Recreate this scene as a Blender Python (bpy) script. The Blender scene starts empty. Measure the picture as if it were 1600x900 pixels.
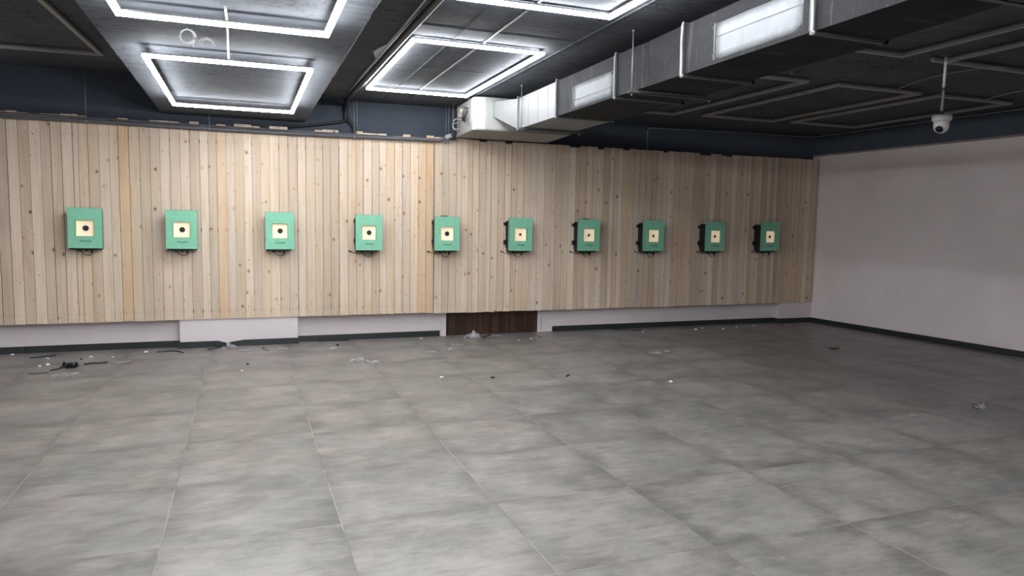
import bpy, bmesh, math, random
from mathutils import Vector, Matrix, noise

random.seed(7)
SC = bpy.context.scene
COL = SC.collection

# ------------------------------------------------------------------ camera
CAM_LOC = (1.6059, -8.8044, 1.4527)
YAW, PITCH, ROLL, FPX = -0.3608, -0.0899, 0.0161, 1109.09
cd = bpy.data.cameras.new('camera'); cam = bpy.data.objects.new('camera', cd); COL.objects.link(cam)
cd.sensor_fit = 'HORIZONTAL'; cd.sensor_width = 36.0; cd.lens = 36.0 * FPX / 1600.0
cd.clip_start = 0.05; cd.clip_end = 100
_f = Vector((-math.sin(YAW) * math.cos(PITCH), math.cos(YAW) * math.cos(PITCH), math.sin(PITCH)))
_r = Vector((math.cos(YAW), math.sin(YAW), 0)); _u = _r.cross(_f)
_r2 = _r * math.cos(ROLL) + _u * math.sin(ROLL); _u2 = _u * math.cos(ROLL) - _r * math.sin(ROLL)
m = Matrix.Identity(4)
for i in range(3):
    m[i][0] = _r2[i]; m[i][1] = _u2[i]; m[i][2] = -_f[i]; m[i][3] = CAM_LOC[i]
cam.matrix_world = m
SC.camera = cam

# ------------------------------------------------------------------ light and exposure
LED_STRENGTH = 74.0
LED_COLOR = (0.94, 0.965, 1.0)
w = bpy.data.worlds.new('world'); SC.world = w; w.use_nodes = True
w.node_tree.nodes['Background'].inputs[0].default_value = (0.6, 0.65, 0.75, 1)
w.node_tree.nodes['Background'].inputs[1].default_value = 0.0
SC.view_settings.view_transform = 'Standard'; SC.view_settings.look = 'None'
SC.view_settings.gamma = 1.0; SC.view_settings.use_curve_mapping = False
SC.view_settings.exposure = 0.0
SC.cycles.max_bounces = 10; SC.cycles.diffuse_bounces = 6

# ------------------------------------------------------------------ node helpers
class NT:
    def __init__(s, name):
        s.m = bpy.data.materials.new(name); s.m.use_nodes = True
        s.t = s.m.node_tree; s.n = s.t.nodes; s.l = s.t.links
        s.b = s.n['Principled BSDF']
    def new(s, typ, **kw):
        n = s.n.new(typ)
        for k, v in kw.items(): setattr(n, k, v)
        return n
    def put(s, sock, v):
        if isinstance(v, bpy.types.NodeSocket): s.l.new(v, sock)
        elif isinstance(v, (tuple, list)) and len(v) == 3 and sock.type == 'RGBA': sock.default_value = (*v, 1)
        else: sock.default_value = v
    def math(s, op, a, b=0.0, c=None, clamp=False):
        n = s.new('ShaderNodeMath', operation=op, use_clamp=clamp)
        s.put(n.inputs[0], a); s.put(n.inputs[1], b)
        if c is not None: s.put(n.inputs[2], c)
        return n.outputs[0]
    def mix(s, f, a, b, bt='MIX'):
        n = s.new('ShaderNodeMix', data_type='RGBA', blend_type=bt)
        s.put(n.inputs[0], f); s.put(n.inputs[6], a); s.put(n.inputs[7], b)
        return n.outputs[2]
    def coord(s, which='Object'):
        return s.new('ShaderNodeTexCoord').outputs[which]
    def mapping(s, v, scale=(1, 1, 1), loc=(0, 0, 0)):
        n = s.new('ShaderNodeMapping'); s.put(n.inputs['Vector'], v)
        s.put(n.inputs['Location'], loc); n.inputs['Scale'].default_value = scale
        return n.outputs[0]
    def noise(s, v, scale=5, detail=4, rough=0.55, dist=0.0):
        n = s.new('ShaderNodeTexNoise'); s.put(n.inputs['Vector'], v)
        n.inputs['Scale'].default_value = scale; n.inputs['Detail'].default_value = detail
        n.inputs['Roughness'].default_value = rough; n.inputs['Distortion'].default_value = dist
        return n.outputs['Fac']
    def vor(s, v, scale=5, rnd=1.0, feat='F1', dim='3D'):
        n = s.new('ShaderNodeTexVoronoi', feature=feat, voronoi_dimensions=dim); s.put(n.inputs['Vector'], v)
        n.inputs['Scale'].default_value = scale; n.inputs['Randomness'].default_value = rnd
        return n
    def ramp(s, f, lo, hi, a=0.0, b=1.0):
        n = s.new('ShaderNodeMapRange', interpolation_type='SMOOTHSTEP'); s.put(n.inputs[0], f)
        s.put(n.inputs[1], lo); s.put(n.inputs[2], hi); s.put(n.inputs[3], a); s.put(n.inputs[4], b)
        return n.outputs[0]
    def sep(s, v):
        n = s.new('ShaderNodeSeparateXYZ'); s.put(n.inputs[0], v); return n.outputs
    def comb(s, x, y, z):
        n = s.new('ShaderNodeCombineXYZ'); s.put(n.inputs[0], x); s.put(n.inputs[1], y); s.put(n.inputs[2], z)
        return n.outputs[0]
    def bump(s, h, strength=0.3, dist=0.01):
        n = s.new('ShaderNodeBump'); s.put(n.inputs['Height'], h)
        n.inputs['Strength'].default_value = strength; n.inputs['Distance'].default_value = dist
        s.l.new(n.outputs[0], s.b.inputs['Normal'])
    def set(s, **kw):
        for k, v in kw.items(): s.put(s.b.inputs[k.replace('_', ' ')], v)
        return s.m

def simple(name, col, rough=0.6, metal=0.0, var=0.12, scale=18.0, bump=0.0, spec=0.4):
    t = NT(name); c = t.coord()
    f = t.noise(c, scale, 4)
    dark = tuple(x * (1 - var) for x in col); lite = tuple(min(1, x * (1 + var)) for x in col)
    t.set(Base_Color=t.mix(t.ramp(f, .3, .7), dark, lite), Roughness=rough, Metallic=metal)
    t.b.inputs['Specular IOR Level'].default_value = spec
    if bump: t.bump(t.noise(c, scale * 4, 3), bump, 0.003)
    return t.m

# ------------------------------------------------------------------ materials
def mat_floor():
    t = NT('floor_tiles'); o = t.sep(t.coord())
    u = t.math('DIVIDE', t.math('SUBTRACT', o[0], 0.444), 0.7885)
    v = t.math('DIVIDE', t.math('SUBTRACT', o[1], -3.086), 0.7816)
    iu, iv = t.math('FLOOR', u), t.math('FLOOR', v)
    fu, fv = t.math('FRACT', u), t.math('FRACT', v)
    eu = t.math('MINIMUM', fu, t.math('SUBTRACT', 1.0, fu)); ev = t.math('MINIMUM', fv, t.math('SUBTRACT', 1.0, fv))
    wob = t.math('MULTIPLY', t.math('SUBTRACT', t.noise(t.coord(), 22, 2), .5), .0026)
    e = t.math('ADD', t.math('MINIMUM', eu, ev), wob)
    wn = t.new('ShaderNodeTexWhiteNoise', noise_dimensions='3D'); t.put(wn.inputs['Vector'], t.comb(iu, iv, 3.0))
    r = t.sep(wn.outputs['Color'])
    off = t.comb(t.math('MULTIPLY', r[0], 37.0), t.math('MULTIPLY', r[1], 37.0), t.math('MULTIPLY', r[2], 9.0))
    add = t.new('ShaderNodeVectorMath', operation='ADD'); t.put(add.inputs[0], t.coord()); t.put(add.inputs[1], off)
    P = add.outputs[0]
    big = t.noise(P, 2.0, 3, .55, .4)
    mid = t.noise(t.mapping(P, (1.0, 1.5, 1)), 6.5, 8, .70, .3)
    strk = t.noise(t.mapping(P, (2.0, 11.0, 1)), 3.0, 5, .65, .4)
    warm = t.noise(P, 3.1, 2, .5, .2)
    c1 = t.mix(t.ramp(warm, .36, .64), (0.196, 0.190, 0.174), (0.238, 0.212, 0.196))
    s = t.math('ADD', t.math('MULTIPLY', big, .34), t.math('ADD', t.math('MULTIPLY', mid, .40), t.math('MULTIPLY', strk, .26)))
    val = t.ramp(s, .37, .63, .66, 1.26)
    vv = t.new('ShaderNodeVectorMath', operation='SCALE'); t.put(vv.inputs[0], c1); t.put(vv.inputs[3], val)
    c2 = vv.outputs[0]
    # edge darkening that is part of the cement-look print
    ed = t.ramp(t.math('ADD', t.math('MINIMUM', eu, ev), t.math('MULTIPLY', t.math('SUBTRACT', t.noise(P, 4, 3), .5), .5)), -.06, .17, .76, 1.0)
    v2 = t.new('ShaderNodeVectorMath', operation='SCALE'); t.put(v2.inputs[0], c2); t.put(v2.inputs[3], ed)
    g = t.ramp(e, .0016, .0036)
    gn = t.noise(t.coord(), 1.7, 3)
    gcol = t.mix(t.ramp(gn, .44, .56), (0.12, 0.11, 0.10), (0.30, 0.28, 0.26))
    base = t.mix(g, gcol, v2.outputs[0])
    t.set(Base_Color=base, Roughness=t.ramp(mid, .3, .7, .33, .42))
    t.b.inputs['Specular IOR Level'].default_value = 0.45
    t.bump(t.math('ADD', t.math('MULTIPLY', g, 1.0), t.math('MULTIPLY', strk, .12)), .25, .002)
    return t.m

def mat_wall(name, split, lower=(0.67, 0.61, 0.62)):
    t = NT(name); c = t.coord(); o = t.sep(c)
    n = t.noise(c, 1.3, 4); n2 = t.noise(c, 9, 4)
    low = t.mix(t.ramp(n, .35, .65), tuple(x * .96 for x in lower), tuple(x * 1.03 for x in lower))
    low = t.mix(t.ramp(n2, .6, .75, 0, .25), low, tuple(x * .9 for x in lower))
    blue = t.mix(t.ramp(n, .35, .65), (0.050, 0.062, 0.082), (0.060, 0.073, 0.095))
    z = t.math('ADD', o[2], t.math('MULTIPLY', t.math('SUBTRACT', t.noise(c, 7, 3), .5), .012))
    a = t.ramp(z, split - .028, split - .022)
    b = t.ramp(z, split + .0, split + .004)
    col = t.mix(b, t.mix(a, low, (0.23, 0.20, 0.19)), blue)
    t.set(Base_Color=col, Roughness=.75)
    t.b.inputs['Specular IOR Level'].default_value = 0.25
    t.bump(t.noise(c, 30, 4), .12, .004)
    return t.m

def mat_ceiling():
    t = NT('painted_concrete_ceiling'); c = t.coord()
    n = t.noise(c, 1.1, 4); st = t.noise(t.mapping(c, (1.2, 14, 1)), 1.6, 5, .6, .3)
    base = t.mix(t.ramp(n, .35, .65), (0.075, 0.083, 0.097), (0.100, 0.108, 0.122))
    base = t.mix(t.ramp(st, .50, .64, 0, .55), base, (0.055, 0.056, 0.062))
    # chips in the paint and formwork marks
    chip = t.noise(t.mapping(c, (1, 2.4, 1)), 17, 4, .72, .8); area = t.noise(t.mapping(c, (.8, 1.6, 1)), 1.5, 2)
    f = t.math('MULTIPLY', t.ramp(chip, .565, .595), t.ramp(area, .44, .53))
    base = t.mix(t.math('MULTIPLY', f, .9), base, (0.022, 0.02, 0.02))
    lite = t.math('MULTIPLY', t.ramp(t.noise(c, 21, 4, .7), .66, .72), .5)
    base = t.mix(lite, base, (0.18, 0.18, 0.18))
    t.set(Base_Color=base, Roughness=.85)
    t.b.inputs['Specular IOR Level'].default_value = 0.18
    t.bump(t.math('ADD', st, t.math('MULTIPLY', chip, .5)), .35, .006)
    return t.m

def mat_planks():
    t = NT('pine_planks'); c = t.coord()
    at = t.new('ShaderNodeAttribute', attribute_name='tone')
    uv = t.sep(t.coord('UV')); rnd = at.outputs['Alpha']
    o = t.sep(c)
    off = t.math('MULTIPLY', rnd, 61.0)
    P = t.comb(o[0], o[1], t.math('ADD', o[2], off))
    g1 = t.noise(t.mapping(P, (55, 55, 1.4)), 1.0, 4, .6, .5)
    g2 = t.noise(t.mapping(P, (14, 14, .9)), 1.0, 3, .5, 1.2)
    g3 = t.noise(t.mapping(P, (6, 6, 2.2)), 1.0, 3)
    col = t.mix(t.ramp(g1, .35, .7, 0, .42), at.outputs['Color'], t.mix(1.0, at.outputs['Color'], (.80, .68, .54), 'MULTIPLY'))
    col = t.mix(t.ramp(g2, .52, .66, 0, .45), col, t.mix(1.0, at.outputs['Color'], (.84, .70, .52), 'MULTIPLY'))
    col = t.mix(t.ramp(g3, .55, .75, 0, .35), col, t.mix(1.0, at.outputs['Color'], (.74, .70, .66), 'MULTIPLY'))
    # knots
    def knots(sc, prob, rmax, strength, col):
        vo = t.vor(t.comb(t.math('ADD', t.sep(P)[0], t.math('MULTIPLY', rnd, 3.1)), t.math('MULTIPLY', t.sep(P)[2], .8), 0.0), sc, 1.0, 'F1', '2D'); kr = t.sep(vo.outputs['Color'])
        rad = t.math('ADD', t.math('MULTIPLY', kr[0], rmax), rmax * .25)
        d = t.math('ADD', vo.outputs['Distance'], t.math('MULTIPLY', t.math('SUBTRACT', t.noise(P, 90, 2), .5), rmax * .7))
        has = t.math('LESS_THAN', kr[1], prob)
        dd = t.math('SUBTRACT', d, rad)
        core = t.math('MULTIPLY', t.math('SUBTRACT', 1.0, t.ramp(dd, -rmax * .5, rmax * .25)), has)
        halo = t.math('MULTIPLY', t.math('SUBTRACT', 1.0, t.ramp(dd, 0.0, rmax * 1.6)), has)
        col = t.mix(t.math('MULTIPLY', halo, .4), col, (.42, .31, .19))
        return t.mix(t.math('MULTIPLY', core, strength), col, t.mix(kr[2], (.05, .03, .02), (.30, .18, .09))), core
    col, core = knots(5.0, .45, .062, .85, col)
    col, core2 = knots(12.0, .22, .055, .8, col)
    # nail heads in rows
    def near(a, b, r): return t.math('LESS_THAN', t.math('ABSOLUTE', t.math('SUBTRACT', a, b)), r)
    zz = t.math('ADD', uv[1], t.math('MULTIPLY', t.math('SUBTRACT', rnd, .5), .02))
    zr = t.math('MAXIMUM', near(zz, .42, .0045), near(zz, 2.32, .0045))
    ur = t.math('MAXIMUM', near(uv[0], .28, .045), near(uv[0], .74, .045))
    col = t.mix(t.math('MULTIPLY', t.math('MULTIPLY', zr, ur), .5), col, (.10, .07, .05))
    t.set(Base_Color=col, Roughness=.62)
    t.b.inputs['Specular IOR Level'].default_value = 0.3
    t.bump(t.math('SUBTRACT', g1, t.math('MULTIPLY', core, .6)), .25, .003)
    return t.m

def mat_darkwood():
    t = NT('dark_walnut_laminate'); c = t.coord()
    g = t.noise(t.mapping(c, (26, 26, .9)), 1.0, 5, .6, .8); g2 = t.noise(t.mapping(c, (7, 7, .5)), 1.0, 3, .5, .3)
    col = t.mix(t.ramp(g2, .35, .65), (0.030, 0.014, 0.009), (0.085, 0.036, 0.020))
    col = t.mix(t.ramp(g, .48, .64, 0, .75), col, (0.012, 0.007, 0.006))
    t.set(Base_Color=col, Roughness=.38); t.bump(g, .1, .002)
    return t.m

def mat_granite():
    t = NT('black_granite'); c = t.coord()
    s = t.noise(c, 70, 3, .7)
    col = t.mix(t.ramp(s, .58, .72), (0.022, 0.026, 0.027), (0.10, 0.11, 0.115))
    t.set(Base_Color=col, Roughness=.28); return t.m

def mat_led(on):
    t = NT('led_diffuser_on' if on else 'led_diffuser_off')
    if on:
        t.set(Base_Color=(.8, .8, .8), Emission_Color=LED_COLOR, Emission_Strength=LED_STRENGTH)
    else:
        c = t.coord()
        t.set(Base_Color=t.mix(t.noise(c, 12, 3), (.27, .265, .255), (.36, .355, .34)), Roughness=.5)
    return t.m

def mat_duct():
    t = NT('grey_duct_insulation'); c = t.coord()
    n = t.noise(c, 2.6, 5, .6, .5); sm = t.noise(t.mapping(c, (1, 9, 1.2)), 2.2, 4, .6, .3)
    fine = t.noise(c, 40, 4, .65)
    col = t.mix(t.ramp(n, .35, .65), (0.009, 0.009, 0.011), (0.018, 0.0175, 0.0195))
    col = t.mix(t.ramp(sm, .57, .66, 0, .8), col, (0.045, 0.044, 0.044))
    col = t.mix(t.ramp(fine, .56, .72, 0, .6), col, (0.036, 0.035, 0.035))
    t.set(Base_Color=col, Roughness=.7); t.b.inputs['Specular IOR Level'].default_value = .2; t.bump(n, .35, .01)
    return t.m

def mat_foil():
    t = NT('bare_galvanised_sheet'); c = t.coord()
    v = t.vor(t.mapping(c, (1, 6, 6)), 3.0); n = t.noise(c, 3, 4, .6, .5)
    col = t.mix(t.sep(v.outputs['Color'])[0], (0.40, 0.425, 0.45), (0.46, 0.485, 0.51))
    t.set(Base_Color=col, Roughness=t.ramp(n, .3, .7, .45, .55), Metallic=.05); t.bump(n, .25, .006)
    return t.m

def mat_film(name, col, alpha, rough=.18):
    t = NT(name); c = t.coord()
    n = t.noise(c, 45, 3)
    t.set(Base_Color=col, Roughness=rough, Alpha=t.ramp(n, .3, .7, alpha * .7, min(1, alpha * 1.3)))
    return t.m

M = dict(
    floor=mat_floor(), wall_back=mat_wall('back_wall_paint', 2.50), wall_right=mat_wall('right_wall_paint', 2.585, (0.80, 0.715, 0.705)),
    wall_plain=mat_wall('plain_wall_paint', 2.55), ceiling=mat_ceiling(), planks=mat_planks(), darkwood=mat_darkwood(),
    granite=mat_granite(), led=mat_led(True), led_off=mat_led(False), duct=mat_duct(), foil=mat_foil(),
    channel=simple('led_channel_aluminium', (.16, .16, .165), .45, .5),
    green=simple('green_powder_coat', (0.215, 0.53, 0.355), .42, 0, .05, 30, .08),
    black=simple('black_steel', (0.016, 0.017, 0.020), .45, .2, .2),
    card=simple('cream_target_card', (0.90, 0.74, 0.53), .7, 0, .03),   # lit from inside the target unit
    bull=simple('matt_black_print', (0.012, 0.011, 0.010), .6),
    ink=simple('dark_green_lettering', (0.02, 0.085, 0.052), .5),
    ring=simple('pale_ring_print', (0.93, 0.84, 0.64), .7, 0, .03),
    cable=simple('black_cable_rubber', (0.018, 0.018, 0.020), .5),
    drain=simple('grey_pvc_pipe', (0.10, 0.105, 0.118), .4, 0, .1),
    conduit=simple('painted_conduit', (0.24, 0.25, 0.27), .5, 0, .1),
    conduit2=simple('ceiling_conduit_paint', (0.09, 0.09, 0.095), .6, 0, .1),
    rod=simple('zinc_threaded_rod', (0.25, 0.25, 0.26), .45, .4),
    white=simple('white_enamel', (0.40, 0.395, 0.385), .42, 0, .03, 8),
    galv=simple('pale_galvanised_sheet', (0.20, 0.203, 0.20), .5, .1, .06, 5),
    foam=simple('green_sealant_foam', (0.14, 0.27, 0.22), .6),
    unit_base=simple('unit_base_tray', (0.24, 0.235, 0.215), .5),
    steel=simple('bright_flange_steel', (0.36, 0.36, 0.35), .5, .2),
    greytape=simple('grey_angle_steel', (0.10, 0.10, 0.105), .5, .2),
    wirew=simple('white_cable_sheath', (0.45, 0.45, 0.45), .45, 0, .05),
    wireg=simple('grey_cable_sheath', (0.30, 0.30, 0.31), .5, 0, .05),
    camw=simple('white_camera_plastic', (0.66, 0.645, 0.62), .4, 0, .04),
    glass=simple('black_camera_lens', (0.006, 0.006, 0.008), .08),
    lint=simple('white_scrap', (0.72, 0.71, 0.69), .6, 0, .08, 40),
    blackfilm=mat_film('black_plastic_film', (0.02, 0.022, 0.03), 1.0, .3),
    film=mat_film('clear_plastic_film', (0.62, 0.62, 0.62), .30),
    whitefilm=mat_film('white_plastic_film', (0.60, 0.61, 0.62), .75, .3),
)

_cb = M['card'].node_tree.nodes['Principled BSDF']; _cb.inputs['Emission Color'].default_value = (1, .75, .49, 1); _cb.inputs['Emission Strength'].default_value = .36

# ------------------------------------------------------------------ geometry helpers
class MB:
    def __init__(s): s.bm = bmesh.new(); s.mi = 0
    def box(s, x0, y0, z0, x1, y1, z1, bev=0.0):
        vs = [s.bm.verts.new((x, y, z)) for x in (x0, x1) for y in (y0, y1) for z in (z0, z1)]
        fs = []
        for q in ((0, 1, 3, 2), (4, 6, 7, 5), (0, 4, 5, 1), (2, 3, 7, 6), (0, 2, 6, 4), (1, 5, 7, 3)):
            f = s.bm.faces.new([vs[i] for i in q]); f.material_index = s.mi; fs.append(f)
        if bev:
            es = list({e for f in fs for e in f.edges})
            bmesh.ops.bevel(s.bm, geom=es, offset=bev, segments=2, profile=.6, affect='EDGES', clamp_overlap=True)
        return s
    def poly(s, pts):
        f = s.bm.faces.new([s.bm.verts.new(p) for p in pts]); f.material_index = s.mi; return s
    def prism(s, pts, z0, z1):
        a = [s.bm.verts.new((x, y, z0)) for x, y in pts]; b = [s.bm.verts.new((x, y, z1)) for x, y in pts]
        n = len(pts)
        fs = [s.bm.faces.new(a[::-1]), s.bm.faces.new(b)]
        for i in range(n): fs.append(s.bm.faces.new((a[i], a[(i + 1) % n], b[(i + 1) % n], b[i])))
        for f in fs: f.material_index = s.mi
        return s
    def hull(s, A, B):   # loft between two quads
        a = [s.bm.verts.new(p) for p in A]; b = [s.bm.verts.new(p) for p in B]; n = len(a)
        s.bm.faces.new(a[::-1]); s.bm.faces.new(b)
        for i in range(n): s.bm.faces.new((a[i], a[(i + 1) % n], b[(i + 1) % n], b[i]))
        return s
    def tube(s, pts, r, seg=8, caps=True):
        P = [Vector(p) for p in pts]; rings = []
        for i, p in enumerate(P):
            d = (P[min(i + 1, len(P) - 1)] - P[max(i - 1, 0)]).normalized()
            ref = Vector((0, 0, 1)) if abs(d.z) < .9 else Vector((1, 0, 0))
            a = d.cross(ref).normalized(); b = d.cross(a).normalized()
            rr = r[i] if isinstance(r, (list, tuple)) else r
            rings.append([s.bm.verts.new(p + (a * math.cos(2 * math.pi * k / seg) + b * math.sin(2 * math.pi * k / seg)) * rr) for k in range(seg)])
        for i in range(len(rings) - 1):
            for k in range(seg):
                f = s.bm.faces.new((rings[i][k], rings[i][(k + 1) % seg], rings[i + 1][(k + 1) % seg], rings[i + 1][k])); f.smooth = True
        if caps: s.bm.faces.new(rings[0][::-1]); s.bm.faces.new(rings[-1])
        return s
    def lathe(s, prof, c=(0, 0, 0), seg=24, rot=None):   # profile of (radius, z)
        c = Vector(c); rings = []
        for r, z in prof:
            ring = []
            for k in range(seg):
                v = Vector((r * math.cos(2 * math.pi * k / seg), r * math.sin(2 * math.pi * k / seg), z))
                if rot: v = rot @ v
                ring.append(s.bm.verts.new(c + v))
            rings.append(ring)
        for i in range(len(rings) - 1):
            for k in range(seg):
                f = s.bm.faces.new((rings[i][k], rings[i][(k + 1) % seg], rings[i + 1][(k + 1) % seg], rings[i + 1][k])); f.smooth = True
        s.bm.faces.new(rings[0][::-1]); s.bm.faces.new(rings[-1])
        return s
    def build(s, name, mats, parent=None):
        bmesh.ops.recalc_face_normals(s.bm, faces=s.bm.faces[:])
        me = bpy.data.meshes.new(name); s.bm.to_mesh(me); s.bm.free()
        for mm in (mats if isinstance(mats, (list, tuple)) else [mats]): me.materials.append(mm)
        o = bpy.data.objects.new(name, me); COL.objects.link(o)
        if parent: o.parent = parent
        return o

def tag(o, label=None, cat=None, group=None, kind=None):
    if label: o['label'] = label
    if cat: o['category'] = cat
    if group: o['group'] = group
    if kind: o['kind'] = kind
    return o

def struct(o): o['kind'] = 'structure'; return o

def empty(name, loc, label, cat, group=None):
    o = bpy.data.objects.new(name, None); COL.objects.link(o); o.location = loc
    o.empty_display_size = .1
    return tag(o, label, cat, group)

def smooth(pts, n=8):
    P = [Vector(p) for p in pts]; out = []
    for i in range(len(P) - 1):
        a, b, c, d = P[max(i - 1, 0)], P[i], P[i + 1], P[min(i + 2, len(P) - 1)]
        for k in range(n):
            u = k / n
            out.append(.5 * ((2 * b) + (c - a) * u + (2 * a - 5 * b + 4 * c - d) * u * u + (3 * b - a - 3 * c + d) * u ** 3))
    out.append(P[-1]); return out

# ------------------------------------------------------------------ room shell
XL, YB = -3.6, -14.5                      # left and back limits of the room
XR = lambda y: 9.892 - 0.0545 * y         # the right wall stands slightly out of square
PY = -0.14                                # front face of the timber cladding
ZC, ZS, ZH = 2.89, 2.60, 3.00             # main ceiling, beam soffit, higher ceiling bay

mb = MB(); mb.prism([(XL, 0.2), (XL, YB), (XR(YB), YB), (XR(.2), .2)], -.1, 0)
struct(mb.build('floor', M['floor']))

# back wall: recess face at y=0, two pilasters in front of it
mb = MB()
mb.box(XL, 0, 0, 4.02, .2, 3.2); mb.box(5.30, 0, 0, XR(0) + .15, .2, 3.2); mb.box(4.02, 0, 1.95, 5.30, .2, 3.2)
mb.box(.91, -.118, 0, 2.18, 0, 2.40)
mb.box(9.27, -.118, 0, XR(0) + .02, 0, 2.40)
struct(mb.build('wall_back', M['wall_back']))
mb = MB(); mb.prism([(XR(.2), .2), (XR(YB), YB), (XR(YB) + .2, YB), (XR(.2) + .2, .2)], 0, 3.2)
struct(mb.build('wall_right', M['wall_right']))
mb = MB(); mb.box(XL - .2, YB, 0, XL, .2, 3.2); struct(mb.build('wall_left', M['wall_plain']))
mb = MB(); mb.box(XL - .2, YB - .2, 0, XR(YB) + .2, YB, 3.2); struct(mb.build('wall_front', M['wall_plain']))

# ceiling: high bay on the left, dropped beam, main slab
mb = MB()
mb.box(XL - .2, YB - .2, ZH, .80, .2, ZH + .2)
mb.box(2.25, YB - .2, ZC, XR(YB) + .2, .2, ZC + .31)
n = 620; bx0, bx1 = .77, 2.30
rows = []
for i in range(n + 1):
    y = YB - .2 + (.4 - YB) * i / n
    j0 = (noise.noise((y * 5, 0, 0)) * .007 + noise.noise((y * 23, 4, 0)) * .008 + noise.noise((y * 60, 1, 0)) * .007)
    j1 = (noise.noise((y * 5, 9, 0)) * .007 + noise.noise((y * 23, 7, 0)) * .009 + noise.noise((y * 60, 8, 0)) * .008)
    dz = noise.noise((y * 1.7, 2, 5)) * .004
    # slight bevel along the broken edges
    prof = [(bx0 + j0, ZH + .1), (bx0 + j0, ZS + .012 + abs(j0)), (bx0 + .012 + abs(j0), ZS + dz), (bx1 - .012 - abs(j1), ZS + dz), (bx1 + j1, ZS + .014 + abs(j1)), (bx1 + j1, ZH + .1)]
    rows.append([mb.bm.verts.new((x, y, z)) for x, z in prof])
for i in range(n):
    for k in range(5):
        mb.bm.faces.new((rows[i][k], rows[i][k + 1], rows[i + 1][k + 1], rows[i + 1][k]))
struct(mb.build('ceiling', M['ceiling']))

# plaster seams on the slab
mb = MB()
mb.box(3.16, -9.5, ZC - .006, 3.175, -.02, ZC + .01); 
mb.box(2.79, -3.60, ZC - .005, 4.09, -3.585, ZC + .01)
mb.box(4.075, -8.0, ZC - .006, 4.09, -.02, ZC + .01)
mb.box(2.80, -2.20, ZC - .004, 4.09, -2.19, ZC + .01)
struct(mb.build('trim_1', M['ceiling']))

# dark walnut door leaf, only its foot shows below the cladding
mb = MB(); mb.box(4.02, .01, 0.004, 5.30, .05, 1.95, .003)
d = struct(mb.build('door_1', M['darkwood']))
mb = MB(); mb.box(3.955, -.02, 0, 4.02, .05, 1.99, .003); mb.box(5.30, -.02, 0, 5.345, .05, 1.99, .003); mb.box(4.02, -.02, 1.95, 5.30, .05, 1.99, .003)
struct(mb.build('trim_2', M['wall_back']))

# granite skirting
def skirting(name, segs):
    mb = MB()
    for (x0, y0, x1, y1) in segs:
        d = Vector((x1 - x0, y1 - y0)).normalized(); nrm = Vector((d.y, -d.x)) * .014
        L = (Vector((x1, y1)) - Vector((x0, y0))).length; k = max(1, round(L / .8))
        for i in range(k):
            a = Vector((x0, y0)).lerp(Vector((x1, y1)), i / k) + d * .0012
            b = Vector((x0, y0)).lerp(Vector((x1, y1)), (i + 1) / k) - d * .0012
            hz = .073 + random.uniform(-.001, .001)
            mb.prism([(a.x, a.y), (b.x, b.y), (b.x + nrm.x, b.y + nrm.y), (a.x + nrm.x, a.y + nrm.y)], 0, hz)
    return struct(mb.build(name, M['granite']))
skirting('baseboard_back', [(XL, 0, .91, 0), (2.18, 0, 3.94, 0), (5.52, 0, 9.27, 0), (9.27, 0, 9.27, -.118), (9.27, -.118, XR(0) - .02, -.118)])
skirting('baseboard_right', [(XR(-.12), -.12, XR(YB), YB)])
# broken skirting on the left pilaster: two lengths with a chipped gap
mb = MB()
mb.prism([(.895, -.134), (.895, -.119), (1.30, -.119), (1.30, -.134)], 0, .072)
for a, b, h0, h1 in ((1.303, 1.395, .072, .045), (1.425, 1.56, .050, .070)):
    mb.hull([(a, -.134, 0), (a, -.119, 0), (a, -.119, h0), (a, -.134, h0)], [(b, -.134, 0), (b, -.119, 0), (b, -.119, h1), (b, -.134, h1)])
mb.prism([(1.563, -.134), (1.563, -.119), (2.195, -.119), (2.195, -.134)], 0, .072)
struct(mb.build('baseboard_pilaster', M['granite']))

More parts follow.
